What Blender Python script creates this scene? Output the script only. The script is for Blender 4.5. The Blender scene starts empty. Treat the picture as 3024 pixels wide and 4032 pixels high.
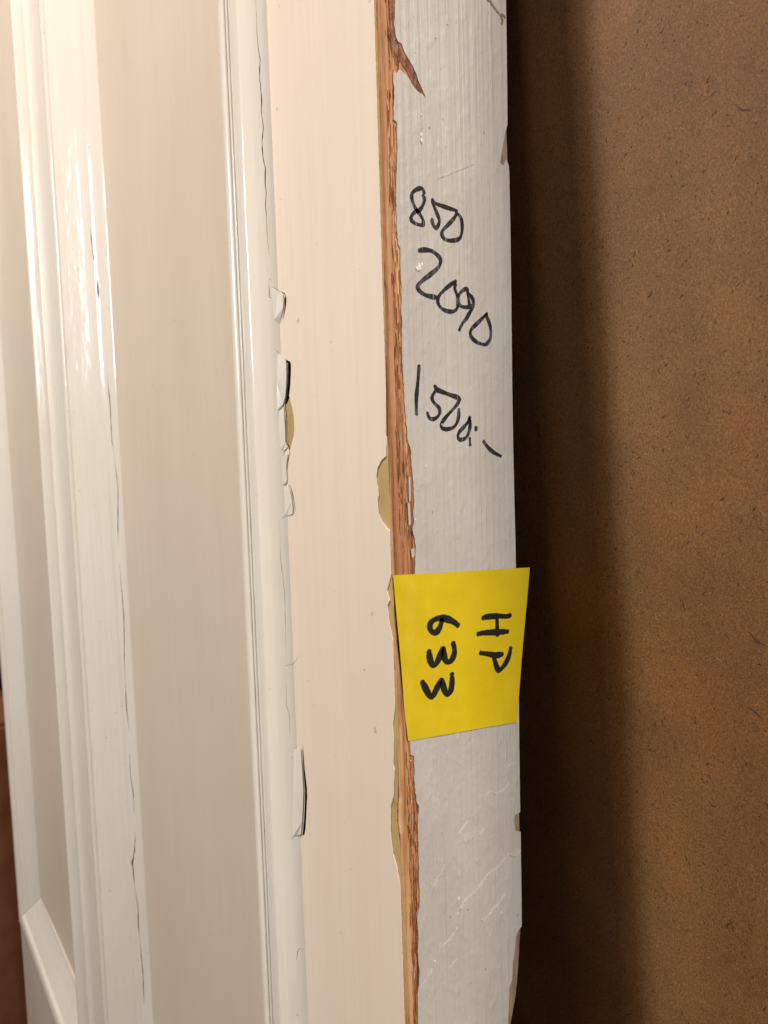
import bpy, bmesh, math, random
from mathutils import Vector, Matrix
random.seed(7)
sc = bpy.context.scene
COL = sc.collection

# ------------------------------------------------------------------ camera
psi, pit = math.radians(35), math.radians(4.5)
fh = Vector((-math.cos(psi), math.sin(psi), 0)); zz = Vector((0, 0, 1))
Fw = fh*math.cos(pit) - zz*math.sin(pit)
R0 = Vector((math.sin(psi), math.cos(psi), 0)); U0 = fh*math.sin(pit) + zz*math.cos(pit)
Rt = R0*.99953 - U0*.0306; Up = R0*.0306 + U0*.99953
cd = bpy.data.cameras.new('camera'); cam = bpy.data.objects.new('camera', cd); COL.objects.link(cam)
m3 = Matrix((Rt, Up, -Fw)).transposed()
cam.matrix_world = Matrix.Translation((0.15403, -0.11025, 0.01497)) @ m3.to_4x4()
cd.sensor_fit = 'VERTICAL'; cd.sensor_height = 7.05; cd.lens = 5.1
cd.clip_start = .005; cd.clip_end = 50
cd.dof.use_dof = True; cd.dof.focus_distance = .195; cd.dof.aperture_fstop = 7
sc.camera = cam

# ------------------------------------------------------------------ world and lamps
w = bpy.data.worlds.new('World'); sc.world = w; w.use_nodes = True
bg = w.node_tree.nodes['Background']; bg.inputs[0].default_value = (1.0, .90, .80, 1); bg.inputs[1].default_value = .028
sc.view_settings.view_transform = 'Standard'; sc.view_settings.look = 'None'
sc.view_settings.exposure = 0; sc.view_settings.gamma = 1

def lamp(name, loc, target, sx, sy, power, col):
    l = bpy.data.lights.new(name, 'AREA'); l.shape = 'RECTANGLE'; l.size = sx; l.size_y = sy
    l.energy = power; l.color = col
    o = bpy.data.objects.new(name, l); COL.objects.link(o)
    o.location = loc
    o.rotation_euler = (Vector(target) - Vector(loc)).to_track_quat('-Z', 'Y').to_euler()
    return o
KEY = Vector((-.46, -.87, 1.30))
lamp('ceiling_lamp', KEY*.72, (-.1, 0, 0), .20, .20, 15.2, (1, .87, .76))
lamp('cool_window', (-.62, -1.18, .40), (-.1, 0, -.05), .12, .42, 10.5, (.88, .93, 1.0))
lamp('window_light', (1.1, .042, .85), (0, 0, 0), .08, .4, 17.0, (1.0, .90, .79))
lamp('low_edge_fill', (.85, -.065, -.05), (0, .02, -.03), .08, .12, 2.0, (.95, .97, .98))  # added unseen fill lamp, brightens the edge and moulding faces

# ------------------------------------------------------------------ materials
def nodes(name):
    m = bpy.data.materials.new(name); m.use_nodes = True
    nt = m.node_tree; b = nt.nodes['Principled BSDF']
    return m, nt, b
def N(nt, t, **k):
    n = nt.nodes.new(t)
    for a, v in k.items(): setattr(n, a, v)
    return n
def L(nt, a, b): nt.links.new(a, b)
def coords(nt, scale):
    tc = N(nt, 'ShaderNodeTexCoord'); mp = N(nt, 'ShaderNodeMapping')
    mp.inputs['Scale'].default_value = scale; L(nt, tc.outputs['Object'], mp.inputs['Vector'])
    return mp.outputs[0]
def noise(nt, vec, scale, detail=3, rough=.55, dist=0):
    n = N(nt, 'ShaderNodeTexNoise'); n.inputs['Scale'].default_value = scale
    n.inputs['Detail'].default_value = detail; n.inputs['Roughness'].default_value = rough
    n.inputs['Distortion'].default_value = dist
    L(nt, vec, n.inputs['Vector']); return n.outputs['Fac']
def ramp(nt, fac, stops):
    r = N(nt, 'ShaderNodeValToRGB'); e = r.color_ramp.elements
    while len(e) < len(stops): e.new(.5)
    for i, (p, c) in enumerate(stops):
        e[i].position = p; e[i].color = (*c, 1) if len(c) == 3 else c
    L(nt, fac, r.inputs[0]); return r.outputs[0]
def mix(nt, fac, a, b, mode='MIX'):
    n = N(nt, 'ShaderNodeMix', data_type='RGBA', blend_type=mode)
    if isinstance(fac, float): n.inputs[0].default_value = fac
    else: L(nt, fac, n.inputs[0])
    for s, v in ((6, a), (7, b)):
        if isinstance(v, tuple): n.inputs[s].default_value = (*v, 1)
        else: L(nt, v, n.inputs[s])
    return n.outputs[2]
def mth(nt, op, a, b=0.):
    n = N(nt, 'ShaderNodeMath', operation=op)
    for i, v in enumerate((a, b)):
        if isinstance(v, (int, float)): n.inputs[i].default_value = v
        else: L(nt, v, n.inputs[i])
    return n.outputs[0]
def bump(nt, b, h, dist, strength=1., prev=None):
    n = N(nt, 'ShaderNodeBump'); n.inputs['Distance'].default_value = dist; n.inputs['Strength'].default_value = strength
    L(nt, h, n.inputs['Height'])
    if prev: L(nt, prev, n.inputs['Normal'])
    L(nt, n.outputs[0], b.inputs['Normal']); return n.outputs[0]

def cream_mat(name, base, dirt, rough=.3, lump=.00035):
    m, nt, b = nodes(name)
    big = noise(nt, coords(nt, (1, 1, .35)), 22, 3)
    col = mix(nt, ramp(nt, big, [(.35, (0, 0, 0)), (.7, (1, 1, 1))]), base, dirt)
    stk = noise(nt, coords(nt, (1, 1, .012)), 620, 3, .6)
    col = mix(nt, ramp(nt, stk, [(.35, (.5, .5, .5)), (.6, (0, 0, 0))]), col, tuple(c*.97 for c in dirt))
    spk = noise(nt, coords(nt, (1, 1, 1)), 260, 2)
    col = mix(nt, ramp(nt, spk, [(.24, (.5, .5, .5)), (.27, (0, 0, 0))]), col, (.30, .24, .17))
    L(nt, col, b.inputs['Base Color'])
    b.inputs['Roughness'].default_value = rough
    st = noise(nt, coords(nt, (1, 1, .02)), 900, 3)
    p = bump(nt, b, st, .00011, .6)
    lp = noise(nt, coords(nt, (1, 1, .28)), 150, 2)
    p = bump(nt, b, lp, lump, .5, p)
    return m
CREAM = cream_mat('cream_gloss_paint', (.775, .655, .52), (.74, .61, .472), .34, .00012)
CREAM2 = cream_mat('cream_moulding_paint', (.75, .69, .595), (.71, .64, .54), .16, .0007)  # same cream paint, cool light put into a whiter colour
PANEL = cream_mat('cream_paint_shaded', (.62, .525, .41), (.58, .485, .375), .3, .00025)  # same cream paint, shade of the recess put into a darker colour

m, nt, b = nodes('grey_edge_paint'); GREY = m
g1 = noise(nt, coords(nt, (1, 1, .5)), 60, 3)
col = ramp(nt, g1, [(.3, (.50, .465, .425)), (.7, (.555, .53, .49))])
spk = noise(nt, coords(nt, (1, 1, 1)), 420, 2)
col = mix(nt, ramp(nt, spk, [(.22, (.6, .6, .6)), (.26, (0, 0, 0))]), col, (.22, .18, .14))
L(nt, col, b.inputs['Base Color']); b.inputs['Roughness'].default_value = .5
rid = noise(nt, coords(nt, (1, 1, .012)), 760, 2, .5, .1)
p = bump(nt, b, rid, .0008, .8)
lum = noise(nt, coords(nt, (1, 1, .6)), 330, 3, .5)
p = bump(nt, b, ramp(nt, lum, [(.48, (0, 0, 0)), (.72, (1, 1, 1))]), .00022, .8, p)
big = noise(nt, coords(nt, (1, 1, .7)), 70, 2)
p = bump(nt, b, big, .0005, .6, p)

m, nt, b = nodes('ochre_old_paint'); OCHRE = m
o1 = noise(nt, coords(nt, (1, 1, .4)), 90, 3)
oc = ramp(nt, o1, [(.3, (.40, .26, .09)), (.7, (.53, .365, .145))])
o2 = noise(nt, coords(nt, (1, 1, .3)), 700, 3)
oc = mix(nt, ramp(nt, o2, [(.60, (0, 0, 0)), (.72, (.8, .8, .8))]), oc, (.30, .17, .07))
L(nt, oc, b.inputs['Base Color'])
b.inputs['Roughness'].default_value = .45
bump(nt, b, noise(nt, coords(nt, (1, 1, .2)), 500, 2), .0001, .5)

m, nt, b = nodes('bare_wood'); WOOD = m
gr = noise(nt, coords(nt, (1, 1, .022)), 900, 5, .6, .4)
wide = noise(nt, coords(nt, (1, 1, .05)), 160, 3)
col = ramp(nt, gr, [(.31, (.19, .068, .026)), (.42, (.44, .20, .08)), (.53, (.62, .325, .14)), (.68, (.70, .44, .235))])
col = mix(nt, ramp(nt, wide, [(.38, (1, 1, 1)), (.62, (0, 0, 0))]), col, (.68, .50, .42), 'MULTIPLY')
fl = noise(nt, coords(nt, (1, 1, .2)), 700, 2)
col = mix(nt, ramp(nt, fl, [(.72, (0, 0, 0)), (.76, (.6, .6, .6))]), col, (.62, .55, .47))
L(nt, col, b.inputs['Base Color']); b.inputs['Roughness'].default_value = .6
bump(nt, b, gr, .0005, .9)

m, nt, b = nodes('pale_torn_wood'); PALEW = m
L(nt, ramp(nt, noise(nt, coords(nt, (1, 1, .1)), 500, 2), [(.35, (.50, .26, .11)), (.65, (.70, .52, .36))]), b.inputs['Base Color'])
b.inputs['Roughness'].default_value = .6
m, nt, b = nodes('crack_dirt_shade'); DIRT_SHADE = m  # dirt on crack walls, coloured darker to deepen the shade inside
b.inputs['Base Color'].default_value = (.045, .030, .018, 1); b.inputs['Roughness'].default_value = .9

m, nt, b = nodes('brown_smudge'); SMUDGE = m
b.inputs['Base Color'].default_value = (.21, .15, .09, 1); b.inputs['Roughness'].default_value = .8
m, nt, b = nodes('old_primer'); PRIMER = m
L(nt, ramp(nt, noise(nt, coords(nt, (1, 1, .15)), 600, 3), [(.35, (.20, .135, .095)), (.65, (.34, .245, .18))]), b.inputs['Base Color'])
b.inputs['Roughness'].default_value = .7
m, nt, b = nodes('crack_grime_shade'); GRIME_SHADE = m  # grime in thin cracks, their shallower shade put into a lighter brown
b.inputs['Base Color'].default_value = (.20, .135, .085, 1); b.inputs['Roughness'].default_value = .9

m, nt, b = nodes('resin_stain'); STAIN = m
s1 = noise(nt, coords(nt, (1, 1, .6)), 700, 4, .65)
L(nt, ramp(nt, s1, [(.32, (.045, .015, .007)), (.5, (.19, .06, .026)), (.68, (.40, .19, .09))]), b.inputs['Base Color'])
b.inputs['Roughness'].default_value = .5
bump(nt, b, s1, .0006, 1)

m, nt, b = nodes('white_paint_drop'); DROP = m
b.inputs['Base Color'].default_value = (.80, .78, .74, 1); b.inputs['Roughness'].default_value = .25

m, nt, b = nodes('marker_ink'); INK = m
i1 = noise(nt, coords(nt, (1, 1, .5)), 900, 3)
L(nt, ramp(nt, i1, [(.52, (.010, .010, .014)), (.74, (.14, .13, .155))]), b.inputs['Base Color'])
sk = noise(nt, coords(nt, (1, 1, .07)), 1300, 2)
c0 = b.inputs['Base Color'].links[0].from_socket
L(nt, mix(nt, ramp(nt, sk, [(.64, (0, 0, 0)), (.72, (.4, .4, .4))]), c0, (.42, .41, .41)), b.inputs['Base Color'])
b.inputs['Roughness'].default_value = .5
m, nt, b = nodes('marker_ink_dense'); INK2 = m
b.inputs['Base Color'].default_value = (.010, .010, .007, 1); b.inputs['Roughness'].default_value = .5

m, nt, b = nodes('yellow_note_paper'); YEL = m
y1 = noise(nt, coords(nt, (1, 1, 1)), 120, 4)
L(nt, ramp(nt, y1, [(.3, (.665, .485, .002)), (.7, (.72, .535, .003))]), b.inputs['Base Color'])
b.inputs['Roughness'].default_value = .55
p = bump(nt, b, noise(nt, coords(nt, (1, 1, 1)), 2600, 2), .00003, .5)
bump(nt, b, noise(nt, coords(nt, (1, 1, 1)), 110, 2), .0007, .6, p)

m, nt, b = nodes('brown_hardboard'); BOARD = m
f1 = noise(nt, coords(nt, (1, 1, .7)), 2300, 3, .85, .25)
f2 = noise(nt, coords(nt, (1, 1, 1)), 45, 3)
f3 = noise(nt, coords(nt, (1, 1, 1)), 560, 2, .6, 1.2)
col = ramp(nt, f1, [(.30, (.108, .045, .013)), (.5, (.198, .089, .028)), (.70, (.31, .155, .056))])
col = mix(nt, ramp(nt, f2, [(.36, (0, 0, 0)), (.62, (1, 1, 1))]), col, (.80, .86, .82), 'MULTIPLY')
f4 = noise(nt, coords(nt, (1, 1, .5)), 18, 4)
col = mix(nt, ramp(nt, f4, [(.40, (1, 1, 1)), (.60, (0, 0, 0))]), col, (.90, .80, .74), 'MULTIPLY')
col = mix(nt, ramp(nt, f3, [(.28, (.75, .75, .75)), (.36, (0, 0, 0))]), col, (.085, .042, .018))
L(nt, col, b.inputs['Base Color']); b.inputs['Roughness'].default_value = .62
b.inputs['Specular IOR Level'].default_value = .25
bump(nt, b, f1, .00022, .7)
m, nt, b = nodes('dark_wood_fibre'); FDARK = m
b.inputs['Base Color'].default_value = (.035, .015, .007, 1); b.inputs['Roughness'].default_value = .8
m, nt, b = nodes('pale_wood_fibre'); FPALE = m
b.inputs['Base Color'].default_value = (.25, .145, .07, 1); b.inputs['Roughness'].default_value = .7
m, nt, b = nodes('grey_cardboard'); GBOX = m
L(nt, ramp(nt, noise(nt, coords(nt, (1, 1, 1)), 30, 3), [(.3, (.20, .075, .03)), (.7, (.28, .115, .05))]), b.inputs['Base Color'])
m, nt, b = nodes('dark_floor'); FLOOR = m
L(nt, ramp(nt, noise(nt, coords(nt, (1, .1, 1)), 40, 4), [(.3, (.10, .055, .03)), (.7, (.17, .10, .06))]), b.inputs['Base Color'])

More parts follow.
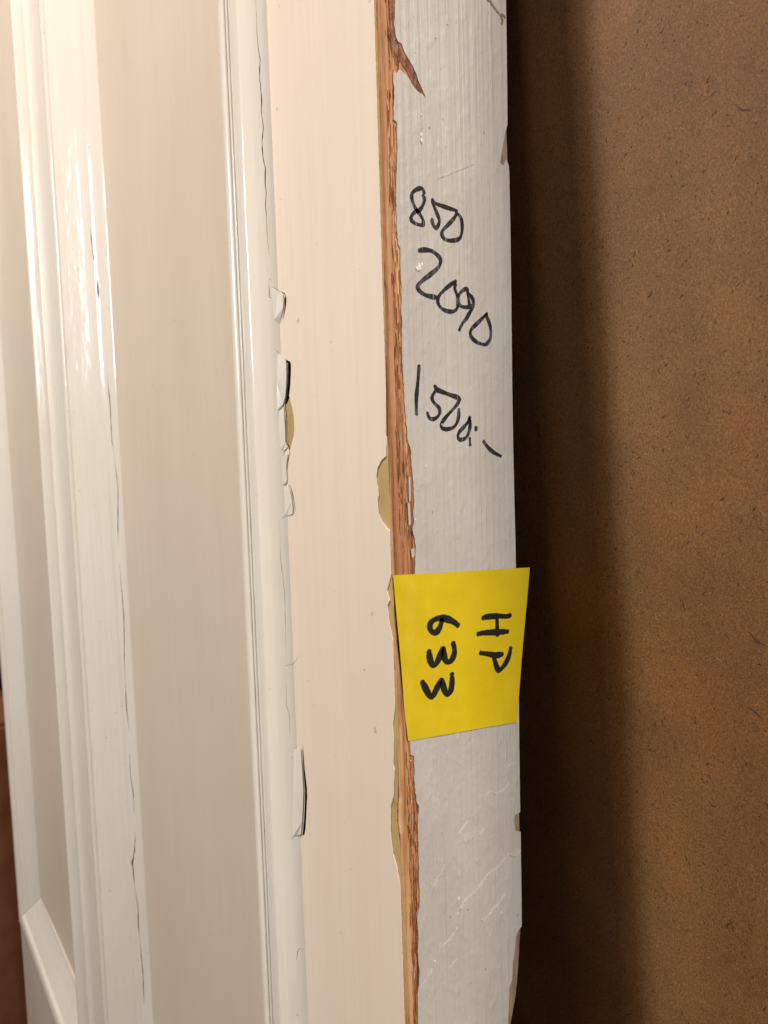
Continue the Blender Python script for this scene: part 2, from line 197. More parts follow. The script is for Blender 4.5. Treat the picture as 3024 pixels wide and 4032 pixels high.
# outlines measured on the door, in millimetres (face: x,z   edge: y,z)
DATA={'cream_edge': [(0.213, 131.106), (0.446, 124.596), (1.253, 121.322), (-0.249, 115.69), (-0.466, 111.783), (0.38, 109.035), (1.295, 103.999), (1.19, 98.394), (1.105, 89.462), (0.671, 77.673), (0.435, 65.781), (-0.004, 53.779), (-0.352, 43.433), (-0.539, 30.775), (-1.133, 19.507), (-0.495, 19.105), (-1.113, 15.71), (-1.19, 14.253), (-3.018, 13.32), (-4.93, 11.402), (-5.749, 9.001), (-4.994, 6.089), (-4.872, 4.142), (-5.402, 2.823), (-5.122, -0.429), (-3.763, -2.639), (-1.607, -4.257), (0.129, -4.785), (0.445, -13.631), (0.869, -16.035), (-1.203, -17.84), (-2.456, -20.487), (-1.362, -23.088), (-2.444, -24.562), (-1.775, -28.935), (-0.33, -33.283), (0.848, -38.303), (0.949, -42.887), (0.19, -44.9), (0.497, -49.797), (-0.725, -52.124), (-1.725, -56.432), (-1.477, -60.405), (-2.053, -67.37), (-1.55, -68.56), (-2.511, -76.421), (-3.817, -79.675), (-4.181, -86.766), (-3.333, -92.681), (-1.764, -95.459), (-0.349, -101.048), (-0.018, -105.751), (0.919, -109.445), (0.613, -115.889), (-0.144, -117.711), (0.912, -121.33), (0.776, -124.222), (1.647, -129.335), (0.537, -136.402), (0.654, -138.676), (0.632, -146.339)], 'ochre_edge': [(1.138, 130.724), (1.372, 124.232), (1.415, 117.807), (0.881, 111.601), (0.931, 108.879), (1.264, 104.086), (1.16, 98.475), (1.076, 89.532), (0.645, 77.73), (0.411, 65.826), (-0.025, 53.811), (-0.371, 43.454), (-0.852, 30.808), (-1.228, 19.507), (-0.625, 16.326), (-0.746, 11.89), (-0.637, 5.523), (-0.033, 2.349), (-0.417, -0.866), (-0.159, -4.38), (0.134, -13.698), (0.67, -16.094), (1.671, -19.973), (2.004, -26.391), (2.338, -32.825), (2.454, -39.323), (2.339, -43.935), (2.157, -45.474), (1.366, -48.312), (-0.214, -51.385), (-0.438, -58.146), (-0.665, -71.736), (-1.789, -83.113), (-0.724, -88.873), (0.007, -96.832), (0.076, -102.344), (0.117, -106.149), (0.729, -109.666), (0.423, -116.121), (-0.105, -117.818), (0.837, -121.506), (1.369, -124.36), (1.948, -128.588), (0.959, -135.568), (1.157, -138.499), (1.137, -146.15)], 'grey_edge': [(5.602, 133.076), (5.497, 126.53), (4.898, 120.496), (5.405, 117.705), (6.062, 116.828), (7.056, 116.692), (7.773, 115.11), (9.271, 113.428), (10.561, 112.09), (11.754, 109.865), (12.81, 108.009), (13.573, 106.798), (14.49, 105.186), (13.224, 105.981), (11.955, 106.402), (10.4, 107.41), (9.106, 108.711), (7.581, 109.698), (6.669, 110.177), (5.821, 110.135), (5.159, 108.777), (4.513, 109.912), (4.093, 106.73), (4.357, 105.611), (3.842, 97.764), (4.824, 97.387), (4.817, 90.79), (4.387, 85.287), (3.99, 78.567), (3.925, 72.483), (4.137, 67.63), (4.876, 66.502), (4.655, 60.324), (4.938, 57.267), (4.559, 51.033), (4.763, 47.938), (4.443, 43.377), (4.49, 40.251), (4.662, 33.975), (4.986, 25.122), (5.541, 18.104), (6.419, 15.521), (6.528, 11.652), (6.882, 7.757), (7.111, 2.547), (6.591, -0.677), (6.85, -2.655), (6.27, -5.223), (7.199, -9.242), (6.854, -14.476), (6.525, -16.881), (6.218, -21.009), (5.745, -27.576), (5.188, -34.146), (5.122, -40.823), (4.066, -52.223), (3.306, -57.448), (3.348, -60.98), (3.212, -64.883), (4.69, -65.412), (4.604, -72.786), (5.082, -78.439), (6.039, -80.117), (5.312, -84.053), (5.236, -93.785), (5.219, -104.317), (5.185, -107.835), (4.225, -110.989), (4.54, -116.792), (3.999, -120.119), (4.544, -126.786), (3.676, -132.125), (3.549, -140.923), (3.375, -148.587)], 'back_edge': [(44.081, 145.814), (43.716, 138.434), (43.683, 125.326), (43.553, 112.064), (43.583, 101.393), (43.841, 92.025), (43.905, 78.458), (43.872, 64.734), (43.718, 45.788), (43.585, 31.732), (43.582, 10.385), (43.747, -4.047), (43.881, -11.33), (43.745, -25.975), (44.033, -44.57), (44.166, -61.344), (44.046, -71.184), (43.96, -84.167), (44.046, -94.22), (43.959, -107.412), (43.907, -119.158), (43.775, -129.776), (42.958, -137.776), (42.29, -143.858), (41.184, -150.54), (39.36, -156.465), (38.222, -160.301), (37.348, -166.26)], 'grey_back': [(43.931, 145.686), (43.566, 138.314), (43.533, 125.218), (43.403, 111.969), (43.338, 105.298), (42.215, 102.386), (41.159, 98.166), (40.114, 94.292), (41.242, 93.841), (42.628, 95.784), (43.553, 94.283), (43.691, 91.95), (43.755, 78.396), (43.722, 64.686), (43.568, 45.758), (43.435, 31.716), (43.432, 10.389), (43.597, -4.029), (43.731, -11.304), (43.595, -25.935), (43.883, -44.511), (44.015, -61.27), (43.895, -71.1), (43.809, -84.07), (43.809, -93.313), (41.515, -93.518), (41.26, -95.59), (41.71, -98.509), (43.879, -99.532), (43.809, -107.292), (43.756, -119.028), (43.633, -129.243), (42.245, -129.859), (41.158, -131.381), (40.531, -135.851), (39.733, -138.664), (39.294, -144.005), (37.984, -146.571), (37.488, -154.264), (37.047, -159.615), (36.177, -165.552)], 'cracks': [('line', 0.55, [(-59.204, 156.056), (-59.29, 149.392), (-59.346, 143.359), (-59.096, 139.24), (-58.661, 136.08), (-59.098, 131.115), (-58.725, 124.898), (-58.891, 119.476), (-58.542, 115.97), (-59.151, 111.989), (-59.074, 107.147), (-58.435, 103.559), (-58.758, 99.471), (-58.519, 96.648), (-58.884, 93.24), (-58.765, 87.636), (-58.76, 82.733), (-58.394, 77.757)]), ('line', 0.4, [(-59.125, 74.346), (-59.045, 72.78)]), ('line', 0.3, [(-58.958, 69.726), (-58.947, 64.902), (-57.732, 64.389)]), ('line', 0.5, [(-57.588, 67.768), (-55.942, 66.427), (-51.95, 64.682), (-51.475, 63.201), (-52.161, 60.537), (-53.405, 58.508), (-55.341, 55.786)]), ('poly', 0, [(-51.789, 64.79), (-51.03, 63.119), (-51.356, 61.092), (-52.431, 59.185), (-54.151, 57.011), (-53.031, 59.287), (-52.25, 61.251)]), ('line', 0.22, [(-57.942, 49.122), (-57.264, 47.91), (-56.211, 47.241)]), ('poly', 0, [(-54.515, 45.898), (-52.028, 44.606), (-50.126, 43.959), (-49.777, 42.796), (-50.196, 39.611), (-50.731, 36.843), (-51.93, 33.402), (-53.921, 31.554), (-55.038, 31.131), (-53.413, 33.877), (-52.32, 37.699), (-51.867, 41.196), (-51.956, 43.679)]), ('line', 0.7, [(-54.866, 31.335), (-54.488, 28.575), (-54.431, 25.689), (-54.589, 22.085), (-54.531, 19.187), (-53.287, 17.563), (-52.8, 16.109), (-53.891, 14.099), (-54.726, 11.56), (-54.545, 8.278), (-54.838, 6.667)]), ('line', 0.8, [(-54.579, 6.086), (-53.383, 5.669), (-52.46, 3.942), (-51.336, 1.071), (-50.912, -1.089), (-51.385, -3.144)]), ('line', 0.22, [(-54.903, 30.906), (-56.865, 29.877), (-57.458, 29.333), (-57.896, 27.615)]), ('line', 0.25, [(-55.739, -3.803), (-57.079, -4.109), (-58.144, -4.86)]), ('line', 0.17, [(-58.743, -5.015), (-58.62, -10.976), (-58.794, -16.968), (-58.416, -22.21), (-58.155, -26.715), (-57.968, -31.234), (-58.223, -41.112), (-58.416, -49.527)]), ('line', 0.25, [(-58.922, -52.722), (-56.55, -52.101), (-54.387, -50.344), (-52.037, -47.886)]), ('line', 0.17, [(-58.701, -58.359), (-58.866, -66.105), (-58.129, -68.33), (-58.135, -72.209), (-58.223, -76.266), (-56.749, -76.359)]), ('poly', 0, [(-52.015, -77.825), (-51.393, -85.297), (-50.354, -91.313), (-50.415, -94.03), (-51.54, -100.65), (-52.361, -105.263), (-53.36, -108.182), (-54.821, -109.028), (-53.471, -103.757), (-52.389, -97.87), (-51.821, -92.618), (-52.332, -85.616), (-52.505, -80.129)]), ('line', 0.22, [(-53.846, -108.463), (-56.713, -109.718), (-58.225, -110.358), (-59.191, -111.609)]), ('line', 0.34, [(-56.511, -148.961), (-58.087, -149.49), (-58.582, -150.373), (-59.096, -153.639)])], 'ochre_gap': [(-51.699, 33.666), (-50.951, 31.763), (-50.07, 29.717), (-49.263, 26.837), (-49.262, 23.296), (-49.888, 21.19), (-51.79, 18.392), (-52.993, 16.837), (-54.334, 19.183), (-54.233, 25.679), (-54.843, 31.116)], 'flakes': [[(-57.016, -1.3, 46.884, 0.0), (-55.09, -0.798, 46.396, 0.25), (-52.479, -0.7909999999999999, 44.659, 0.6), (-52.197, -0.79, 42.647, 0.8), (-52.289, -0.79, 39.824, 0.85), (-52.895, -0.792, 36.33, 0.85), (-53.901, -0.7949999999999999, 33.559, 0.7), (-55.315, -0.798, 31.511, 0.5), (-56.859, -1.19, 30.022, 0.2), (-57.878, -1.817, 29.793, 0), (-57.673, -1.694, 38.172, 0)], [(-57.324, -1.485, 29.035, 0), (-55.236, -0.798, 30.641, 0.4), (-54.921, -0.7969999999999999, 27.159, 0.6), (-54.772, -0.7969999999999999, 23.539, 0.6), (-54.963, -0.7969999999999999, 19.563, 0.55), (-53.875, -0.7949999999999999, 17.866, 0.35), (-56.497, -0.931, 16.698, 0.1), (-57.381, -1.5190000000000001, 17.095, 0), (-57.608, -1.655, 22.215, 0)], [(-57.179, -1.397, 14.894, 0), (-53.754, -0.794, 15.692, 0.3), (-54.724, -0.7969999999999999, 13.381, 0.4), (-55.223, -0.798, 11.196, 0.4), (-55.041, -0.798, 7.908, 0.35), (-55.46, -0.7989999999999999, 6.658, 0.3), (-57.102, -1.351, 6.084, 0)], [(-56.859, -1.189, 5.197, 0), (-54.604, -0.796, 5.793, 0.3), (-53.213, -0.7929999999999999, 4.07, 0.5), (-52.083, -0.79, 1.191, 0.65), (-51.822, -0.7889999999999999, -1.127, 0.6), (-52.287, -0.79, -3.043, 0.4), (-55.726, -0.7989999999999999, -3.654, 0.1), (-56.777, -1.131, -3.368, 0)], [(-57.042, -1.315, -80.599, 0), (-53.178, -0.7929999999999999, -78.958, 0.3), (-52.947, -0.792, -81.811, 0.6), (-52.54, -0.7909999999999999, -86.304, 0.7), (-52.292, -0.79, -92.79, 0.8), (-53.022, -0.792, -98.112, 0.8), (-54.109, -0.7949999999999999, -104.014, 0.7), (-55.266, -0.798, -108.74, 0.5), (-57.138, -1.373, -109.721, 0.2), (-58.694, -2.307, -110.701, 0), (-57.942, -1.855, -95.647, 0)], [(-58.346, -2.098, 67.021, 0), (-57.318, -1.481, 67.307, 0.1), (-55.814, -0.8, 66.12, 0.3), (-52.571, -0.7909999999999999, 64.521, 0.6), (-52.231, -0.79, 63.202, 0.6), (-52.91, -0.792, 60.668, 0.5), (-54.313, -0.796, 58.659, 0.3), (-56.004, -0.5780000000000001, 56.242, 0.1), (-57.573, -1.6340000000000001, 57.836, 0)]], 'strokes': {'850': [(1.0, [(12.962, 81.603), (12.744, 82.253), (12.095, 82.552), (10.89, 82.16), (9.833, 81.521), (9.069, 80.709), (8.89, 79.771), (9.15, 78.792), (9.618, 77.845), (10.412, 76.831), (11.424, 75.959), (12.285, 74.828), (12.465, 73.933), (12.146, 73.379), (10.589, 73.309), (8.976, 73.755), (8.501, 74.481), (8.731, 75.199), (9.801, 76.278), (11.309, 76.973), (12.401, 78.295), (12.953, 79.534), (12.92, 80.333), (12.633, 80.744)]), (1.0, [(15.706, 80.221), (15.86, 79.319), (16.35, 78.354), (17.138, 76.964), (17.722, 75.887), (17.817, 74.965), (17.351, 73.96), (16.587, 73.263), (15.981, 73.572), (15.516, 74.388), (15.389, 75.182)]), (1.0, [(15.697, 79.941), (16.848, 79.48), (18.699, 79.268), (21.201, 79.013), (23.104, 78.89), (23.8, 78.597)]), (1.0, [(23.804, 78.716), (23.646, 77.741), (22.713, 76.529), (21.077, 74.98), (19.458, 73.563), (18.611, 72.5), (18.706, 71.572), (19.53, 70.861), (21.262, 70.695), (23.513, 71.169), (24.892, 71.956), (25.521, 73.483), (25.708, 75.428), (25.367, 77.052), (24.679, 77.853)])], '2090': [(1.15, [(10.965, 66.804), (12.784, 67.224), (14.914, 67.195), (16.74, 66.49), (17.798, 65.562), (17.862, 64.626), (16.942, 63.102), (14.411, 61.169), (11.922, 59.497), (10.373, 58.171), (10.105, 57.332), (10.765, 56.468), (12.403, 55.764), (14.226, 55.515), (16.076, 55.453)]), (1.0, [(22.929, 60.312), (21.231, 59.295), (19.283, 57.902), (17.669, 56.553), (16.754, 55.28), (16.716, 54.09), (17.556, 52.975), (19.11, 52.344), (21.014, 52.191), (22.634, 52.64), (23.475, 53.729), (23.616, 55.193), (23.4, 56.624), (22.645, 58.358), (22.904, 59.468)]), (1.0, [(27.196, 57.84), (26.989, 58.673), (25.897, 58.442), (24.394, 57.324), (23.638, 55.921), (23.829, 54.729), (24.62, 53.95), (26.254, 53.775), (27.919, 54.115), (28.426, 54.405)]), (1.0, [(26.725, 58.646), (27.518, 57.505), (28.656, 56.634), (29.224, 55.459), (29.089, 54.217), (28.05, 52.899), (26.498, 50.813), (25.143, 49.487), (23.946, 47.693)]), (1.0, [(27.186, 57.473), (27.476, 56.034), (27.673, 54.829)]), (1.0, [(33.967, 52.645), (32.566, 51.535), (30.136, 49.612), (28.419, 48.252), (27.785, 47.099), (28.349, 45.778), (30.002, 44.766), (32.027, 44.263), (33.576, 44.404), (34.813, 45.434), (35.41, 46.983), (35.26, 49.237), (34.446, 51.182), (33.782, 52.13)])], '1500': [(1.1, [(9.815, 37.279), (9.522, 34.863), (9.131, 32.254), (8.749, 29.883), (8.586, 27.751), (8.556, 25.098)]), (1.0, [(14.956, 32.292), (15.368, 31.509), (14.652, 30.602), (14.003, 29.748), (13.971, 28.787), (14.871, 27.717), (15.941, 26.885), (16.446, 25.921), (16.096, 24.827), (15.063, 23.976), (13.805, 23.683), (12.733, 24.09), (12.244, 25.168)]), (1.2, [(15.306, 31.507), (17.802, 30.792), (20.338, 30.115), (22.59, 29.545), (23.391, 28.992)]), (1.0, [(23.391, 28.992), (22.535, 27.697), (20.864, 26.202), (18.884, 24.597), (17.24, 23.007), (16.73, 21.912), (17.341, 21.177), (19.094, 21.045), (21.047, 21.527), (22.322, 22.758), (22.93, 24.49), (23.08, 26.222)]), (1.0, [(26.897, 24.13), (26.192, 22.879), (24.655, 21.51), (23.133, 20.276), (22.542, 19.165), (22.974, 18.24), (24.227, 18.223), (25.572, 18.755), (26.551, 20.248), (27.004, 22.001), (26.923, 23.88)]), (1.2, [(29.18, 21.288), (29.171, 20.985)]), (1.0, [(26.799, 18.363), (26.855, 16.778)]), (1.0, [(31.923, 17.53), (33.002, 16.361), (34.369, 15.179), (36.106, 14.184), (38.224, 13.351)])], 'HP': [(1.5, [(30.312, -32.097), (31.546, -31.979), (35.278, -32.333), (39.081, -33.008), (40.588, -32.986)]), (1.5, [(35.487, -32.365), (35.462, -35.011), (35.563, -37.682)]), (1.5, [(28.243, -36.366), (30.197, -36.384), (34.323, -36.883), (39.401, -37.534)]), (1.5, [(29.024, -41.973), (31.675, -42.705), (34.571, -43.611), (37.105, -43.857)]), (1.5, [(33.815, -43.628), (34.515, -45.795), (35.391, -47.85), (36.143, -48.312), (37.656, -47.5), (39.195, -46.049), (40.188, -44.327), (40.657, -42.822)])], '633': [(1.65, [(20.666, -32.585), (19.233, -31.462), (16.977, -30.338), (14.737, -29.697), (12.5, -29.878), (11.185, -30.692), (11.033, -31.977), (11.841, -33.131), (13.13, -33.344), (14.2, -32.492), (14.875, -31.277), (15.084, -30.574)]), (1.65, [(10.457, -38.355), (10.694, -40.095), (11.374, -41.836), (12.289, -42.159), (13.437, -41.197), (14.629, -39.053), (15.295, -38.226), (15.556, -39.518), (15.953, -41.374), (16.912, -42.299), (18.224, -41.949), (19.192, -40.481), (19.318, -38.855), (18.971, -37.596)]), (1.65, [(8.007, -46.234), (9.141, -48.286), (10.359, -50.313), (11.272, -50.659), (12.432, -49.28), (13.724, -47.474), (14.495, -46.889), (14.978, -48.329), (15.676, -50.269), (16.523, -51.2), (17.578, -50.525), (18.143, -48.387), (18.211, -46.146)])]}, 'note': [(-0.297, -16.343), (48.861, -19.833), (42.648, -65.086), (2.694, -60.868)], 'ridges': [[(43.802, -105.2), (41.212, -106.21), (38.709, -104.915), (36.459, -106.01), (34.78, -107.082), (29.879, -108.205), (25.041, -111.318), (21.395, -112.355), (19.3, -114.36), (17.652, -115.514)], [(42.159, -77.577), (38.794, -78.311), (37.35, -80.995)], [(39.517, -82.854), (37.653, -84.38), (34.249, -85.017), (31.602, -83.416), (29.431, -85.199)], [(37.049, -115.882), (34.499, -118.266), (32.29, -119.076), (29.0, -121.094), (27.152, -120.555)], [(18.658, -118.939), (16.082, -121.092), (12.58, -122.412)], [(9.027, -127.216), (6.555, -129.657), (4.595, -131.706)], [(14.283, -99.345), (12.752, -101.539), (10.774, -102.963), (9.74, -105.306)], [(29.314, -93.479), (28.229, -94.545), (27.164, -95.085)], [(23.08, -89.45), (21.002, -90.969), (18.94, -92.669)], [(25.546, -93.258), (24.988, -94.684)], [(42.155, -77.783), (40.465, -78.151)], [(14.67, -102.634), (14.403, -108.065)], [(19.835, -62.758), (19.537, -64.429)], [(32.329, -65.837), (32.034, -66.969)], [(10.394, -70.661), (8.42, -73.523)], [(16.764, -66.623), (15.245, -68.535)], [(23.206, -102.935), (23.671, -104.718)], [(12.579, -91.717), (12.435, -93.224)], [(18.551, -105.652), (18.208, -108.72)], [(11.136, -121.796), (10.343, -123.833)], [(17.554, -122.112), (17.407, -123.663)], [(32.873, -96.488), (30.699, -97.406)], [(17.873, -128.313), (14.818, -129.794)], [(38.713, -70.275), (38.38, -77.167), (37.981, -84.476), (38.226, -90.348), (38.341, -97.045), (37.895, -104.002), (37.98, -107.388), (37.296, -112.605), (37.541, -118.604), (37.913, -126.39), (37.522, -135.616), (37.652, -144.263)], [(20.697, 99.982), (20.674, 96.525), (20.621, 92.107)], [(41.835, 106.294), (41.99, 101.005)], [(42.946, 132.259), (42.893, 118.462)], [(17.648, 85.879), (25.454, 89.861), (30.834, 92.176)], [(7.176, 76.035), (4.909, 67.427)]], 'blobs': [(0.9, (10.712, 62.497)), (0.7, (9.943, 62.058)), (0.6, (11.647, 63.307)), (0.75, (12.54, 94.333)), (0.5, (12.44, 95.797)), (0.4, (12.61, 100.849)), (0.55, (18.997, -110.945)), (0.35, (35.245, -121.504)), (0.4, (9.803, -125.579)), (0.4, (7.263, -2.556)), (0.3, (19.789, -64.299)), (0.3, (3.505, -66.521)), (0.35, (11.157, 11.345)), (0.3, (16.983, 22.281))], 'slivers': [[(5.263, 8.799), (5.828, 8.775), (5.858, 2.629), (5.199, 2.345)], [(4.704, 2.053), (5.435, 2.136), (5.644, -3.531), (4.899, -3.926)], [(5.411, -10.234), (6.566, -9.956), (6.666, -11.806), (5.659, -12.488)], [(3.426, -61.628), (4.561, -61.546), (4.608, -65.464), (3.358, -64.872)]], 'smudge': [[(36.495, 136.41), (37.847, 135.74), (39.2, 134.675), (40.575, 133.992)], [(41.311, 133.564), (41.943, 132.582), (41.73, 131.544)], [(42.908, 133.52), (41.976, 133.893)]], 'specks': [(18.096, 120.984), (22.063, 125.499), (34.228, 100.998), (15.302, 98.171), (28.574, -136.327)], 'panel_crack': [(-294.226, 148.143), (-292.855, 138.753), (-291.573, 126.81), (-290.401, 118.786), (-290.745, 108.459), (-291.2, 102.019), (-290.981, 94.134), (-292.007, 85.095), (-286.803, 64.132), (-285.129, 49.519), (-285.265, 37.653), (-285.597, 27.063), (-283.753, 17.722), (-282.582, 9.742), (-281.492, -0.89), (-282.679, -8.936), (-284.236, -21.106), (-285.81, -33.402), (-285.185, -44.229), (-284.56, -55.072), (-283.933, -65.932), (-283.785, -76.89), (-284.887, -89.505), (-286.486, -102.335), (-286.762, -115.626), (-287.196, -129.798), (-285.664, -143.487), (-286.588, -157.952), (-287.024, -172.369), (-284.901, -183.058), (-285.246, -194.667), (-285.097, -206.134), (-287.437, -218.726), (-290.431, -227.361), (-289.665, -243.187), (-287.501, -253.916), (-288.156, -267.56), (-287.414, -276.067), (-286.969, -286.231), (-286.226, -294.75), (-286.85, -316.101), (-285.477, -328.785), (-285.028, -339.058)], 'prof_near': [(-56.587, 0), (-56.126, 0.9), (-56.995, 1.6), (-58.894, 2.6), (-66.665, 5.2), (-67.211, 5.6), (-71.45, 5.6), (-73.681, 4.9), (-74.773, 4.9), (-73.18, 5.8), (-74.273, 5.8), (-75.952, 5.2), (-76.876, 5.2), (-75.671, 6.0), (-78.961, 6.2), (-80.998, 5.8)], 'prof_mull': [(-277.61, -10), (-281.497, -9), (-288.4, -8), (-292.019, -6.6), (-293.211, -5.6), (-297.536, -5.4), (-301.956, -6.0), (-308.831, -5.6), (-309.121, -4.6), (-325.933, 4.6), (-330.208, 4.2), (-327.954, 5.5), (-334.396, 6.0), (-338.358, 5.7)], 'prof_mull2': [(-411.924, 0), (-409.482, 2.0), (-415.119, 5.2), (-415.735, 6), (-420.177, 5.8)], 'prof_far': [(-667.11, -10), (-673.296, -8.8), (-680.472, 3.6), (-690.175, 3.2), (-682.536, 5), (-694.647, 6), (-704.816, 5.6)]}

# ------------------------------------------------------------------ mesh helpers
def link(name, me, mat, parent=None):
    o = bpy.data.objects.new(name, me); COL.objects.link(o)
    if mat is not None and not me.materials: me.materials.append(mat)
    if parent is not None: o.parent = parent
    return o
def soften(me, deg=38):
    for p in me.polygons: p.use_smooth = True
    me.set_sharp_from_angle(angle=math.radians(deg))
def from_bm(name, bm, mat, parent=None, smooth=False):
    bmesh.ops.recalc_face_normals(bm, faces=bm.faces[:])
    me = bpy.data.meshes.new(name); bm.to_mesh(me); bm.free()
    if smooth:
        for p in me.polygons: p.use_smooth = True
    return link(name, me, mat, parent)
def empty(name, loc):
    o = bpy.data.objects.new(name, None); COL.objects.link(o); o.location = loc; o.empty_display_size = .05; return o
def tag(o, label, cat=None, group=None, kind=None):
    if label: o['label'] = label
    if cat: o['category'] = cat
    if group: o['group'] = group
    if kind: o['kind'] = kind
def fine(pts, step=.8, jit=.06, rnd=random):
    """add points along a traced edge with a little raggedness (mm)"""
    out = []
    for (a, b_) in zip(pts[:-1], pts[1:]):
        n = max(1, int(math.dist(a, b_)/step))
        for i in range(n):
            t = i/n; j = jit if i else jit*.3
            out.append((a[0]+(b_[0]-a[0])*t+rnd.uniform(-j, j), a[1]+(b_[1]-a[1])*t+rnd.uniform(-j, j)))
    out.append(pts[-1]); return out
def slab_face(poly, y0, y1):
    """polygon in (x,z) mm, extruded from y0 (outer) to y1 (inner) in mm"""
    bm = bmesh.new()
    v = [bm.verts.new((x/1000, y0/1000, z/1000)) for x, z in poly]
    f = bm.faces.new(v)
    r = bmesh.ops.extrude_face_region(bm, geom=[f])
    bmesh.ops.translate(bm, verts=[e for e in r['geom'] if isinstance(e, bmesh.types.BMVert)], vec=(0, (y1-y0)/1000, 0))
    bmesh.ops.triangulate(bm, faces=[q for q in bm.faces if len(q.verts) > 4])
    return bm
def slab_edge(poly, x0, x1):
    """polygon in (y,z) mm, extruded from x0 (outer) to x1 in mm"""
    bm = bmesh.new()
    v = [bm.verts.new((x0/1000, y/1000, z/1000)) for y, z in poly]
    f = bm.faces.new(v)
    r = bmesh.ops.extrude_face_region(bm, geom=[f])
    bmesh.ops.translate(bm, verts=[e for e in r['geom'] if isinstance(e, bmesh.types.BMVert)], vec=((x1-x0)/1000, 0, 0))
    bmesh.ops.triangulate(bm, faces=[q for q in bm.faces if len(q.verts) > 4])
    return bm
def box(name, mn, mx, mat, parent=None, bev=0):
    bm = bmesh.new(); bmesh.ops.create_cube(bm, size=1)
    for v in bm.verts: v.co = Vector([(mn[i]+mx[i])/2 + v.co[i]*(mx[i]-mn[i]) for i in range(3)])
    if bev: bmesh.ops.bevel(bm, geom=bm.edges[:], offset=bev, segments=2, affect='EDGES')
    return from_bm(name, bm, mat, parent)
def smooth_line(p, sub=5):
    if len(p) < 3: return p
    q = []
    for i in range(len(p)-1):
        a = p[max(i-1, 0)]; b_ = p[i]; c = p[i+1]; d = p[min(i+2, len(p)-1)]
        for k in range(sub):
            t = k/sub
            q.append(tuple(.5*(2*b_[j]+(c[j]-a[j])*t+(2*a[j]-5*b_[j]+4*c[j]-d[j])*t*t+(3*b_[j]-a[j]-3*c[j]+d[j])*t**3) for j in (0, 1)))
    q.append(p[-1]); return q
def ribbon_outline(p, w, taper=False, wob=0.):
    n = len(p); lft, rgt = [], []
    for i, q in enumerate(p):
        a = p[max(i-1, 0)]; b_ = p[min(i+1, n-1)]
        d = Vector((b_[0]-a[0], b_[1]-a[1]));
        if d.length < 1e-9: d = Vector((0, 1))
        d.normalize(); nx = Vector((-d.y, d.x))
        ww = w*(1+random.uniform(-wob, wob))
        if taper: ww *= max(.25, min(1, 4*min(i, n-1-i)/max(1, n-1)))
        lft.append((q[0]+nx.x*ww/2, q[1]+nx.y*ww/2)); rgt.append((q[0]-nx.x*ww/2, q[1]-nx.y*ww/2))
    return lft, rgt

# ================================================================== THE DOOR
door = empty('panelled_door', (0, .022, -1.0))
tag(door, 'old cream painted panelled door seen along its chipped grey edge', 'door')
def P(o):
    """parent to the door and keep world placement"""
    o.parent = door; o.matrix_parent_inverse = door.matrix_world.inverted(); return o
bpy.context.view_layer.update()
ZT, ZB = 1.05, -1.0

# cutters for the cracks in the paint along the moulding
crack_cutters = []
for kind, wd, pts in DATA['cracks']:
    if kind == 'line':
        q = fine(pts, 1.2, .05)
        l_, r_ = ribbon_outline(q, wd*(.50 if wd > .3 else .6), True, .45)
        bm = bmesh.new()
        rows = []
        for a, c in zip(l_, r_):
            rows.append([bm.verts.new((a[0]/1000, -.012, a[1]/1000)), bm.verts.new((c[0]/1000, -.012, c[1]/1000)),
                         bm.verts.new((c[0]/1000, .0018, c[1]/1000)), bm.verts.new((a[0]/1000, .0018, a[1]/1000))])
        for A, B in zip(rows[:-1], rows[1:]):
            for k in range(4): bm.faces.new((A[k], A[(k+1) % 4], B[(k+1) % 4], B[k]))
        bm.faces.new(rows[0]); bm.faces.new(rows[-1][::-1])
    else:
        bm = slab_face(fine(pts, 1.0, .03)[:-1] if pts[0] == pts[-1] else fine(pts+[pts[0]], 1.0, .03)[:-1], -12, 1.8)
    bmesh.ops.recalc_face_normals(bm, faces=bm.faces[:])
    me = bpy.data.meshes.new('crack_cutter'); bm.to_mesh(me); bm.free(); me.materials.append(DIRT_SHADE if kind == 'poly' else GRIME_SHADE)
    crack_cutters.append(me)
bm = slab_face(fine(DATA['ochre_gap']+[DATA['ochre_gap'][0]], 1.5, .03)[:-1], -12, -.29)
bmesh.ops.recalc_face_normals(bm, faces=bm.faces[:])
ochre_me = bpy.data.meshes.new('chip_cutter'); bm.to_mesh(ochre_me); bm.free()
def carve(o, cutters):
    """cut slots into o for good, then drop the cutters"""
    tmp = []
    for me in cutters:
        c = bpy.data.objects.new('cutter', me); COL.objects.link(c); tmp.append(c)
        md = o.modifiers.new('cut', 'BOOLEAN'); md.object = c; md.operation = 'DIFFERENCE'; md.solver = 'EXACT'
        md.material_mode = 'TRANSFER'
    bpy.context.view_layer.update()
    ev = o.evaluated_get(bpy.context.evaluated_depsgraph_get())
    me = bpy.data.meshes.new_from_object(ev)
    old = o.data; o.modifiers.clear(); o.data = me; me.name = old.name
    for c in tmp: bpy.data.objects.remove(c)

